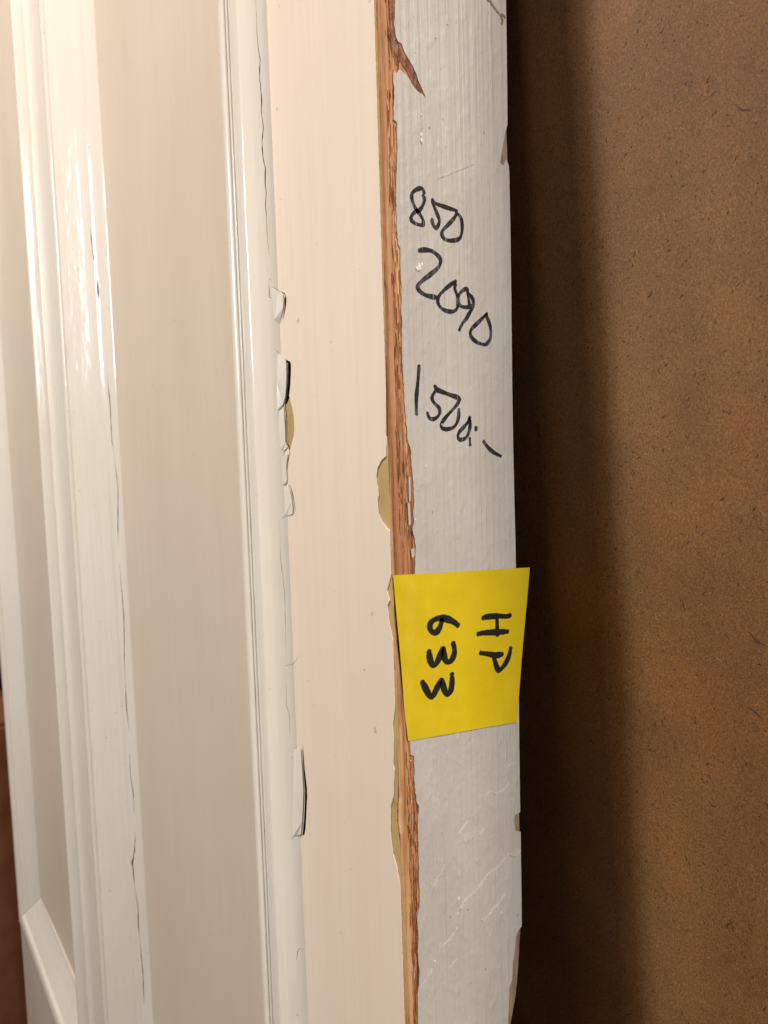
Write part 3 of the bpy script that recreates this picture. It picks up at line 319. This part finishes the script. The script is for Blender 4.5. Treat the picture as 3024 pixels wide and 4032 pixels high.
# ---- hinge stile: the wooden core with its worn arris and broken back corner
back = [(y, z) for y, z in DATA['back_edge']]
def back_y(z):
    pts = back
    if z >= pts[0][1]: return pts[0][0]
    for (a, b_) in zip(pts[:-1], pts[1:]):
        if a[1] >= z >= b_[1]: return a[0]+(b_[0]-a[0])*(a[1]-z)/max(1e-6, a[1]-b_[1])
    return pts[-1][0]
zs = [ZT*1000, 400] + [170-2.0*i for i in range(170)] + [-400, ZB*1000]
bm = bmesh.new(); rows = []
for z in zs:
    r = 1.5 + .35*math.sin(z*.11) + random.uniform(-.18, .18)
    yb = min(44.2, back_y(z)); dx = random.uniform(-.08, .08)
    inset = max(0, 43.9-yb)
    prof = [(-58, 0), (-r*1.25, 0), (-r*.6, r*.22), (-r*.2, r*.65+.1), (0+dx*.4, r*1.5), (dx, 3.2), (0, 6.5), (0, 20), (0, yb-1.6), (-.5, yb-.4),
            (-2.0, yb), (-2.0-2.2*inset, min(44.6, yb+.4+inset*.8)), (-58, 44.6)]
    rows.append([bm.verts.new((x/1000, y/1000, z/1000)) for x, y in prof])
n = len(rows[0])
for A, B in zip(rows[:-1], rows[1:]):
    for k in range(n): bm.faces.new((A[k], A[(k+1) % n], B[(k+1) % n], B[k]))
bm.faces.new(rows[0]); bm.faces.new(rows[-1][::-1])
stile = P(from_bm('stile', bm, WOOD, None, False))
stile['label'] = 'bare orange wood stile showing along the worn corner'
carve(stile, crack_cutters)

def sub(o, parent):
    o.parent = parent; o.matrix_parent_inverse = (parent.matrix_world).inverted(); return o
bpy.context.view_layer.update()

def face_sheet(name, edge_pts, y0, y1, mat, jit):
    e = [(edge_pts[0][0], ZT*1000)] + fine(edge_pts, .9, jit) + [(edge_pts[-1][0], ZB*1000)]
    poly = [(-56.6, ZT*1000)] + e + [(-56.6, ZB*1000)]
    return from_bm(name, slab_face(poly, y0, y1), mat)
def clip_edge(pts): return [(min(x, -.9+.0), z) for x, z in pts]
ochre = sub(face_sheet('ochre_paint', [(min(x, -.3), z) for x, z in DATA['ochre_edge']], -.3, .02, OCHRE, .10), stile)
ochre['label'] = 'older ochre paint showing where the cream has flaked off'
carve(ochre, crack_cutters)
cream = sub(face_sheet('cream_paint', [(min(x, -.5), z) for x, z in DATA['cream_edge']], -.62, -.3, CREAM, .07), stile)
cream['label'] = 'glossy cream paint on the stile, cracked along the moulding'
carve(cream, [ochre_me]+crack_cutters)

# grey paint on the edge, with the spike shaped bare patch near its top
ge = fine(DATA['grey_edge'], .7, .13); gb = fine(DATA['grey_back'], 1.6, .03)
poly = [(ge[0][0], ZT*1000)] + ge + [(ge[-1][0], ZB*1000), (gb[-1][0], ZB*1000)] + gb[::-1] + [(gb[0][0], ZT*1000)]
grey = sub(from_bm('grey_paint', slab_edge(poly, .38, -.02), GREY), stile)
grey['label'] = 'grey brushed paint on the narrow door edge'

pb = fine(DATA['back_edge'], 1.2, .08)
pl = [(36, ZT*1000), (36, ZB*1000), (pb[-1][0]-.6, ZB*1000)] + [(y-.5, z) for y, z in pb[::-1]] + [(pb[0][0]-.6, ZT*1000)]
sub(from_bm('primer', slab_edge(pl, .16, -.05), PRIMER), stile)['label'] = 'dull brown primer where the grey has chipped off the back corner'
# loose slivers, drips, ridges and specks of paint on the edge
for q in DATA['slivers']:
    sub(from_bm('paint_sliver', slab_edge(q, .62, .1), GREY), stile)
for r, (y, z) in DATA['blobs']:
    r *= 1.5; bm = bmesh.new(); bmesh.ops.create_icosphere(bm, subdivisions=3, radius=1)
    sx = r*.5*random.uniform(.85, 1.15)
    for v in bm.verts:
        k = 1+.16*math.sin(v.co.y*4+r*9)*math.cos(v.co.z*3+r*5)
        v.co = Vector((.38/1000+v.co.x*.42*r/1000, y/1000+v.co.y*sx*k/1000, z/1000+v.co.z*sx*1.35*k/1000))
    sub(from_bm('paint_drip', bm, DROP, None, True), stile)
bm = bmesh.new()
for q in DATA['ridges']:
    p = smooth_line(q, 4); l_, r_ = ribbon_outline(p, .75, True, .25)
    prev = None
    for i, (a, c, d) in enumerate(zip(l_, p, r_)):
        hgt = .74 + random.uniform(-.07, .07) - (.2 if i in (0, len(p)-1) else 0)
        row = [bm.verts.new((.36/1000, a[0]/1000, a[1]/1000)), bm.verts.new((hgt/1000, c[0]/1000, c[1]/1000)), bm.verts.new((.36/1000, d[0]/1000, d[1]/1000))]
        if prev:
            for k in (0, 1): bm.faces.new((prev[k], prev[k+1], row[k+1], row[k]))
        prev = row
for _ in range(230):        # little runs and lumps left by the brush
    y0 = random.uniform(8, 41); z0 = random.uniform(-138, 135)
    if -64 < z0 < -15: continue
    big_ = z0 < -64 or random.random() < .3
    ln = random.uniform(.5, 2.6 if big_ else 1.4); wd = random.uniform(.25, .6); hh = random.uniform(.46, .70 if big_ else .56)
    ti = random.gauss(0, .12 if random.random() < .7 else .6); prev = None
    for t in (0, .35, .75, 1):
        ww = wd*(.15, 1, 1, .2)[(0, .35, .75, 1).index(t)]/2; yy = y0+ti*ln*t
        row = [bm.verts.new((.36/1000, (yy-ww)/1000, (z0-ln*t)/1000)), bm.verts.new(((.38+(hh-.38)*(.1, .6, 1, .3)[(0, .35, .75, 1).index(t)])/1000, yy/1000, (z0-ln*t)/1000)), bm.verts.new((.36/1000, (yy+ww)/1000, (z0-ln*t)/1000))]
        if prev:
            for k in (0, 1): bm.faces.new((prev[k], prev[k+1], row[k+1], row[k]))
        prev = row
rdg = sub(from_bm('paint_ridge', bm, GREY, None, True), stile)
rdg['kind'] = 'stuff'; rdg['label'] = 'raised brush ridges and filled scratches in the grey paint'
def stroke(bm, pts, wd, x, straight=False):
    p = smooth_line(pts, 6); n_ = len(p); l_, r_ = ribbon_outline(p, wd, False, .06); ph = random.uniform(0, 6)
    for i in range(n_):     # pen pressure
        k = 1.02 + .16*math.sin(ph+i*.33) + (-.18 if i < 2 or i > n_-3 else 0)
        l_[i] = tuple(p[i][j]+(l_[i][j]-p[i][j])*k for j in (0, 1)); r_[i] = tuple(p[i][j]+(r_[i][j]-p[i][j])*k for j in (0, 1))
    vl = [bm.verts.new((x/1000, a[0]/1000, a[1]/1000)) for a in l_]; vr = [bm.verts.new((x/1000, a[0]/1000, a[1]/1000)) for a in r_]
    for i in range(len(p)-1): bm.faces.new((vl[i], vl[i+1], vr[i+1], vr[i]))
    for e, (c, d) in ((0, (p[0], p[min(1, len(p)-1)])), (1, (p[-1], p[-2]))):
        ang = math.atan2(c[1]-d[1], c[0]-d[0]); xx = x/1000
        fan = [bm.verts.new((xx, (c[0]+wd/2*math.cos(ang+t*math.pi/8))/1000, (c[1]+wd/2*math.sin(ang+t*math.pi/8))/1000)) for t in range(-4, 5)]
        bm.faces.new(fan)
def lettering(name, key, x, mat, label, parent, extrude=0):
    bm = bmesh.new()
    for i, (wd, pts) in enumerate(DATA['strokes'][key]): stroke(bm, pts, wd*(1.02 if mat is INK else 1.05), x+.012*i)
    o = sub(from_bm(name, bm, mat), parent)
    o['label'] = label; return o
bpy.context.view_layer.update()
for key, lb in (('850', 'handwritten 850 in black marker'), ('2090', 'handwritten 2090 in black marker'), ('1500', 'handwritten price 1500:- in black marker')):
    lettering('handwritten_number', key, .47, INK, lb, stile)
bm = bmesh.new()
for q in DATA['smudge']: stroke(bm, fine(q, .5, .12), .8, .43)
for (y, z) in DATA['specks']:
    fan = [bm.verts.new((.43/1000, (y+.22*random.uniform(.6, 1.3)*math.cos(t))/1000, (z+.22*random.uniform(.6, 1.3)*math.sin(t))/1000)) for t in [k*.7 for k in range(9)]]
    bm.faces.new(fan)
sub(from_bm('dirt_mark', bm, None), stile).data.materials.append(SMUDGE)
def edge_at(key, z):
    p = DATA[key]
    for a, b_ in zip(p[:-1], p[1:]):
        if a[1] >= z >= b_[1]: return a[0]+(b_[0]-a[0])*(a[1]-z)/max(1e-6, a[1]-b_[1])
    return p[-1][0]
def splinters(name, n, mat, lift):
    bm = bmesh.new()
    for _ in range(n):
        z = random.choice((random.uniform(-140, -66), random.uniform(-12, 135))); g = min(6.2, edge_at('grey_edge', z))
        y = random.uniform(2.2, max(2.6, g+.1)); ln = random.uniform(1.2, 7); wd = random.uniform(.10, .32); tl = random.uniform(-.25, .25)
        pts = [(y+tl*(t-.5)+random.uniform(-.05, .05), z+ln*(t-.5)) for t in (0, .3, .6, 1)]
        V = []
        for i, (py, pz) in enumerate(pts):
            ww = wd*(.2, 1, .9, .15)[i]/2; x = lift*(.3, 1, 1, .6)[i]
            V.append([bm.verts.new((-.05/1000, (py-ww)/1000, pz/1000)), bm.verts.new((x/1000, py/1000, pz/1000)), bm.verts.new((-.05/1000, (py+ww)/1000, pz/1000))])
        for A, B in zip(V[:-1], V[1:]):
            for k in (0, 1): bm.faces.new((A[k], A[k+1], B[k+1], B[k]))
    o = sub(from_bm(name, bm, mat), stile); o['kind'] = 'stuff'; o['label'] = 'torn wood fibres along the worn corner'
splinters('wood_splinter', 260, WOOD, .34)
splinters('wood_splinter', 150, PALEW, .30)
splinters('paint_residue', 26, DROP, .24)
# resin stained knot under the spike
kp = [(4.2, 127), (6.6, 123.5), (8.2, 119.5), (10.6, 113), (13, 107), (14.8, 103), (15.2, 102.4), (12, 106), (9, 110), (6.8, 112.5), (5.6, 111), (4.0, 113.5), (3.4, 118), (3.6, 123)]
sub(from_bm('knot', slab_edge(fine(kp+[kp[0]], .8, .15)[:-1], .16, -.3), STAIN), stile)['label'] = 'dark red resin stain around a knot'

# ---- mouldings
def profile_bm(prof, z_of_top, z_of_bot, rows=1, jitter=0., base=None):
    """prof: [(x mm, h mm)], h towards the room; closed at the back at y = base"""
    pr = list(prof); hb = base if base is not None else -12.5
    loop = pr + [(pr[-1][0], hb), (pr[0][0], hb)]
    bm = bmesh.new(); R = []
    for i in range(rows+1):
        t = i/rows; row = []
        for j, (x, h) in enumerate(loop):
            zt, zb = z_of_top(x), z_of_bot(x); z = zt+(zb-zt)*t
            jx = jh = 0
            if jitter and 0 < j < len(pr)-1: jx, jh = random.uniform(-jitter, jitter), random.uniform(-jitter, jitter)
            row.append(bm.verts.new(((x+jx)/1000, -(h+jh)/1000, z)))
        R.append(row)
    n = len(loop)
    for A, B in zip(R[:-1], R[1:]):
        for k in range(n): bm.faces.new((A[k], A[(k+1) % n], B[(k+1) % n], B[k]))
    bm.faces.new(R[0]); bm.faces.new(R[-1][::-1])
    return bm
NEAR = [(-55.9, -.2), (-55.95, .5), (-57.0, 1.25), (-59, 2.45), (-62, 4.2), (-65, 5.95), (-65.4, 6.15), (-65.9, 6.25), (-70.4, 6.35), (-70.65, 6.27), (-70.9, 6.05), (-71.8, 6.0), (-72.0, 6.3), (-72.3, 6.45), (-72.8, 6.45), (-73.05, 6.15), (-73.8, 6.15), (-73.95, 6.4), (-74.4, 6.8), (-75.2, 7.1), (-76.2, 7.2), (-77.3, 7.1), (-78.2, 6.75), (-78.8, 6.1), (-79.1, 5.2)]
MULL = [(-277.6, -10.3), (-279, -9.5), (-281.5, -9), (-287, -8), (-290, -7.2), (-291.2, -6.4), (-292.2, -5.8), (-294, -5.4), (-296, -5.3), (-297.6, -5.5), (-298.6, -6.1), (-303, -6), (-304, -5.5), (-306, -4.8), (-307.5, -4.0), (-313, -1.4), (-320, 1.9), (-326, 4.6), (-327.4, 4.2), (-328, 5.0), (-328.8, 5.55), (-330, 5.9), (-332, 6.1), (-334.4, 6.1), (-336.5, 5.8), (-338, 5.1), (-339, 0)]
MULL2 = [(-408.5, 0), (-409.5, 1.2), (-412, 3.0), (-414, 4.6), (-415.2, 5.6), (-416.6, 6.1), (-418.5, 6.1), (-420, 5.6), (-420.8, 4.6), (-421, -10.3)]
FAR = [(-663, -10.3), (-668, -8.8), (-679, -3.6), (-690, 2.2), (-691.2, 1.6), (-692, 3.6), (-693.2, 4.6), (-695, 5.3), (-700, 6), (-704, 6), (-707, 5.5), (-708.4, 4.4), (-709, 0)]
S_OUT, ZRAIL = 709, -.480
top = lambda x: ZT-.12
# vertical mouldings of the near and far panel, cut to the mitre at the bottom rail
def mitre_r(x): return ZRAIL + (x+S_OUT)/1000.      # far moulding
nearm = P(from_bm('moulding', profile_bm(NEAR, top, lambda x: ZRAIL+(-56.6-x)/1000, 300, .035), CREAM2))
bpy.context.view_layer.update()
nearm['label'] = 'proud cream moulding beside the stile, cracked along its foot'
carve(nearm, crack_cutters)
P(from_bm('moulding', profile_bm(MULL, top, lambda x: ZRAIL+(x+339)/1000, 200, .05), CREAM2))
P(from_bm('moulding', profile_bm(MULL2, top, lambda x: ZRAIL+(-408.5-x)/1000, 60, .05), CREAM2))
farm = P(from_bm('moulding', profile_bm(FAR, top, lambda x: ZRAIL+(x+S_OUT)/1000, 60, .08), CREAM2))
# bottom rail mouldings (same section, mitred)
def rail_moulding(x_in, x_out, gap=0):
    bm = bmesh.new(); R = []
    loop = FAR + [(-709, -12.5), (-663, -12.5)]
    for side in (0, 1):
        row = []
        for x, h in loop:
            d = S_OUT + x - gap
            xx = (x_out + d) if side == 0 else (x_in - d*.25)
            row.append(bm.verts.new((xx/1000, -h/1000, ZRAIL + d/1000)))
        R.append(row)
    n = len(loop)
    for k in range(n): bm.faces.new((R[0][k], R[0][(k+1) % n], R[1][(k+1) % n], R[1][k]))
    bm.faces.new(R[0]); bm.faces.new(R[1][::-1])
    return bm
rm = P(from_bm('moulding', rail_moulding(-408.5, -708.6, .5), CREAM2)); rm['label'] = 'horizontal bottom moulding mitred into the corner'
P(from_bm('moulding', rail_moulding(-56.7, -338.5, .5), CREAM2))

# paint flakes lifting along the foot of the moulding
for pts in DATA['flakes']:
    bm = bmesh.new()
    f = bm.faces.new([bm.verts.new((x/1000, (y-lift*.32)/1000, z/1000)) for x, y, z, lift in pts])
    r = bmesh.ops.extrude_face_region(bm, geom=[f])
    bmesh.ops.translate(bm, verts=[e for e in r['geom'] if isinstance(e, bmesh.types.BMVert)], vec=(0, .00022, 0))
    bmesh.ops.triangulate(bm, faces=[q for q in bm.faces if len(q.verts) > 4])
    sub(from_bm('paint_flake', bm, CREAM2), nearm)
# ---- panels (slightly dished boards), mullion, rails, far stile
def panel(name, x0, x1, zb, zt):
    bm = bmesh.new(); R = []
    nx = 24
    for i in range(nx+1):
        t = i/nx; x = x0+(x1-x0)*t; y = 10.2 + 1.1*math.sin(math.pi*t)
        R.append([bm.verts.new((x/1000, y/1000, zz_)) for zz_ in (zb, zt)] + [bm.verts.new((x/1000, .020, zt)), bm.verts.new((x/1000, .020, zb))])
    for A, B in zip(R[:-1], R[1:]):
        for k in range(4): bm.faces.new((A[k], A[(k+1) % 4], B[(k+1) % 4], B[k]))
    bm.faces.new(R[0]); bm.faces.new(R[-1][::-1])
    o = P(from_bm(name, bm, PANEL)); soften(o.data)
    return o
# the seam where panel meets the mullion moulding is open in places
pn = panel('panel', -70, -279.5, ZRAIL-.01, ZT-.11)
pf = panel('panel', -410, -672, ZRAIL-.01, ZT-.11)
bm_cut = []
pts = DATA['panel_crack']
segs = [(0, 2), (3, 4), (8, 12), (12, 17), (18, 24), (24, 26), (27, 30), (31, 34), (34, 37), (37, 40)]
for a, b_ in segs:
    q = fine(pts[a:b_+1], 3, .12)
    if len(q) < 3: continue
    l_, r_ = ribbon_outline(q, .8, True, .4)
    bm = bmesh.new(); rows = []
    for u, v in zip(l_, r_):
        rows.append([bm.verts.new((u[0]/1000, -.01, u[1]/1000)), bm.verts.new((v[0]/1000, -.01, v[1]/1000)), bm.verts.new((v[0]/1000, .0135, v[1]/1000)), bm.verts.new((u[0]/1000, .0135, u[1]/1000))])
    for A, B in zip(rows[:-1], rows[1:]):
        for k in range(4): bm.faces.new((A[k], A[(k+1) % 4], B[(k+1) % 4], B[k]))
    bm.faces.new(rows[0]); bm.faces.new(rows[-1][::-1])
    bmesh.ops.recalc_face_normals(bm, faces=bm.faces[:])
    me = bpy.data.meshes.new('seam_cutter'); bm.to_mesh(me); bm.free(); me.materials.append(DIRT_SHADE); bm_cut.append(me)
for o in list(door.children):
    if o.name == 'moulding.001': carve(o, bm_cut)
carve(pn, bm_cut)
P(box('mullion', (-.4085, -.0003, ZRAIL), (-.339, .0446, ZT-.12), CREAM2))
P(box('stile', (-.745, 0, ZB), (-.709, .0446, ZT), CREAM2, None, .0015))
P(box('rail', (-.7088, .0002, ZRAIL-.17), (-.0582, .0446, ZRAIL-.0005), CREAM2))
P(box('rail', (-.7088, .0002, ZT-.12), (-.0582, .0446, ZT), CREAM2))
# lower panels below the rail, with the moulding that catches light
for a, b_ in ((-.7088, -.4), (-.39, -.0582)):
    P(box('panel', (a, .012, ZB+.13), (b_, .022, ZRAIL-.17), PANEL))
lowprof = [(x, h) for x, h in FAR]
P(from_bm('moulding', profile_bm(lowprof, lambda x: ZRAIL-.17-(x+S_OUT)/1000, lambda x: ZB+.13, 20, .08), CREAM2))
P(box('rail', (-.7088, .0002, ZB), (-.0582, .0446, ZB+.13), CREAM2))

for o in door.children:
    if o.name.startswith('moulding'): soften(o.data)

# ================================================================== STICKY NOTE
c = DATA['note']; ctr = (sum(q[0] for q in c)/4, sum(q[1] for q in c)/4)
note = empty('sticky_note', (.0006, ctr[0]/1000, ctr[1]/1000))
tag(note, 'yellow sticky note lettered HP 633 stuck across the grey door edge', 'sticky note')
bpy.context.view_layer.update()
def grey_y(z):
    p = DATA['grey_edge']
    for a, b_ in zip(p[40:-1], p[41:]):
        if a[1] >= z >= b_[1]: return a[0]+(b_[0]-a[0])*(a[1]-z)/max(1e-6, a[1]-b_[1])
    return 6.
def note_x(y, z, u, v):
    """how far the paper stands off the edge (mm)"""
    x = .62
    g = grey_y(z) - .15
    if y < g: x -= .42*min(1, (g-y)/1.3)*(1 if y > 1.8 else .7)
    if u > .88: x += .35*((u-.88)/.12)**2*(1-v)
    if v > .8: x += .45*((v-.8)/.2)**2*(.4+.6*u)
    dl = (u-.52)-(v*.45); x += .16*math.exp(-(dl/.018)**2)*max(0, 1-v/.22)
    dl = (u-.72)+(v-.78)*.5; x += .10*math.exp(-(dl/.03)**2)*math.exp(-((v-.78)/.09)**2)
    return x + .05*math.sin(u*9+v*5) + .035*math.sin(u*23-v*11)
bm = bmesh.new(); NU, NV = 44, 30; G = []
for i in range(NU+1):
    row = []
    for j in range(NV+1):
        u, v = i/NU, j/NV
        y = (1-v)*((1-u)*c[0][0]+u*c[1][0]) + v*((1-u)*c[3][0]+u*c[2][0])
        z = (1-v)*((1-u)*c[0][1]+u*c[1][1]) + v*((1-u)*c[3][1]+u*c[2][1])
        row.append(bm.verts.new((note_x(y, z, u, v)/1000, y/1000, z/1000)))
    G.append(row)
for i in range(NU):
    for j in range(NV): bm.faces.new((G[i][j], G[i+1][j], G[i+1][j+1], G[i][j+1]))
r = bmesh.ops.extrude_face_region(bm, geom=bm.faces[:])
bmesh.ops.translate(bm, verts=[e for e in r['geom'] if isinstance(e, bmesh.types.BMVert)], vec=(-.0001, 0, 0))
paper = sub(from_bm('paper', bm, YEL), note); soften(paper.data)
for key, lb in (('HP', 'black marker letters HP written sideways'), ('633', 'black marker number 633 written sideways')):
    lettering('lettering', key, .74, INK2, lb, note)

# ================================================================== HARDBOARD SHEET
def board_y(z):
    t = max(-.22, min(.20, z)); return .0545 - .050*t
bm = bmesh.new(); R = []
zl = [1.1, .6] + [.22-.02*i for i in range(23)] + [-.4, -.7, -1.0]
for z in zl:
    y = board_y(z); R.append([bm.verts.new((.42, y, z)), bm.verts.new((-1.5, y, z)), bm.verts.new((-1.5, y+.0035, z)), bm.verts.new((.42, y+.0035, z))])
for A, B in zip(R[:-1], R[1:]):
    for k in range(4): bm.faces.new((A[k], A[(k+1) % 4], B[(k+1) % 4], B[k]))
bm.faces.new(R[0]); bm.faces.new(R[-1][::-1])
board = from_bm('hardboard_sheet', bm, BOARD)
tag(board, 'brown fibrous hardboard sheet standing upright behind the door', 'hardboard')
def fibres(name, n, mat, lo_, hi_, wmin, wmax, label):
    bm = bmesh.new()
    for _ in range(n):
        x = random.uniform(-.01, .13); z = random.uniform(-.21, .19); y = board_y(z) - .00004
        ln = random.uniform(lo_, hi_)*random.choice((.5, .7, 1, 1.4))/1000; wd = random.uniform(wmin, wmax)/1000
        a = random.gauss(math.radians(110 if z < 0 else 60), .9); k = random.uniform(-.5, .5)
        pa = []
        for t in (-.5, 0, .5):
            aa = a+k*t*2; pa.append((x+math.cos(aa)*ln*t, z+math.sin(aa)*ln*t))
        na = (-math.sin(a), math.cos(a)); V = []
        for i, (px, pz) in enumerate(pa):
            h = wd/2*(1 if i == 1 else .35)
            V.append((bm.verts.new((px+na[0]*h, board_y(pz+na[1]*h)-.00005, pz+na[1]*h)), bm.verts.new((px-na[0]*h, board_y(pz-na[1]*h)-.00005, pz-na[1]*h))))
        for A, B in zip(V[:-1], V[1:]): bm.faces.new((A[0], A[1], B[1], B[0]))
    o = from_bm(name, bm, mat); o.parent = board; o['kind'] = 'stuff'; o['label'] = label
fibres('dark_fibre', 2300, FDARK, .35, 1.2, .16, .36, 'small dark fibres and specks in the hardboard')
fibres('dark_fibre', 60, FDARK, 1.6, 3.6, .26, .46, 'longer dark fibres in the hardboard')
fibres('pale_fibre', 2600, FPALE, .4, 1.6, .12, .26, 'pale fibres in the hardboard')

# ================================================================== FAR BACKGROUND
fl = box('floor', (-6, -6, -1.06), (4, 4, -1.0), FLOOR); tag(fl, 'dim brown floor', None, None, 'structure')
bx = box('cardboard_box', (-1.45, -.12, -1.0), (-.84, .03, -.30), GBOX, None, .006)
tag(bx, 'blurred reddish brown box on the floor past the far edge of the door', 'box')
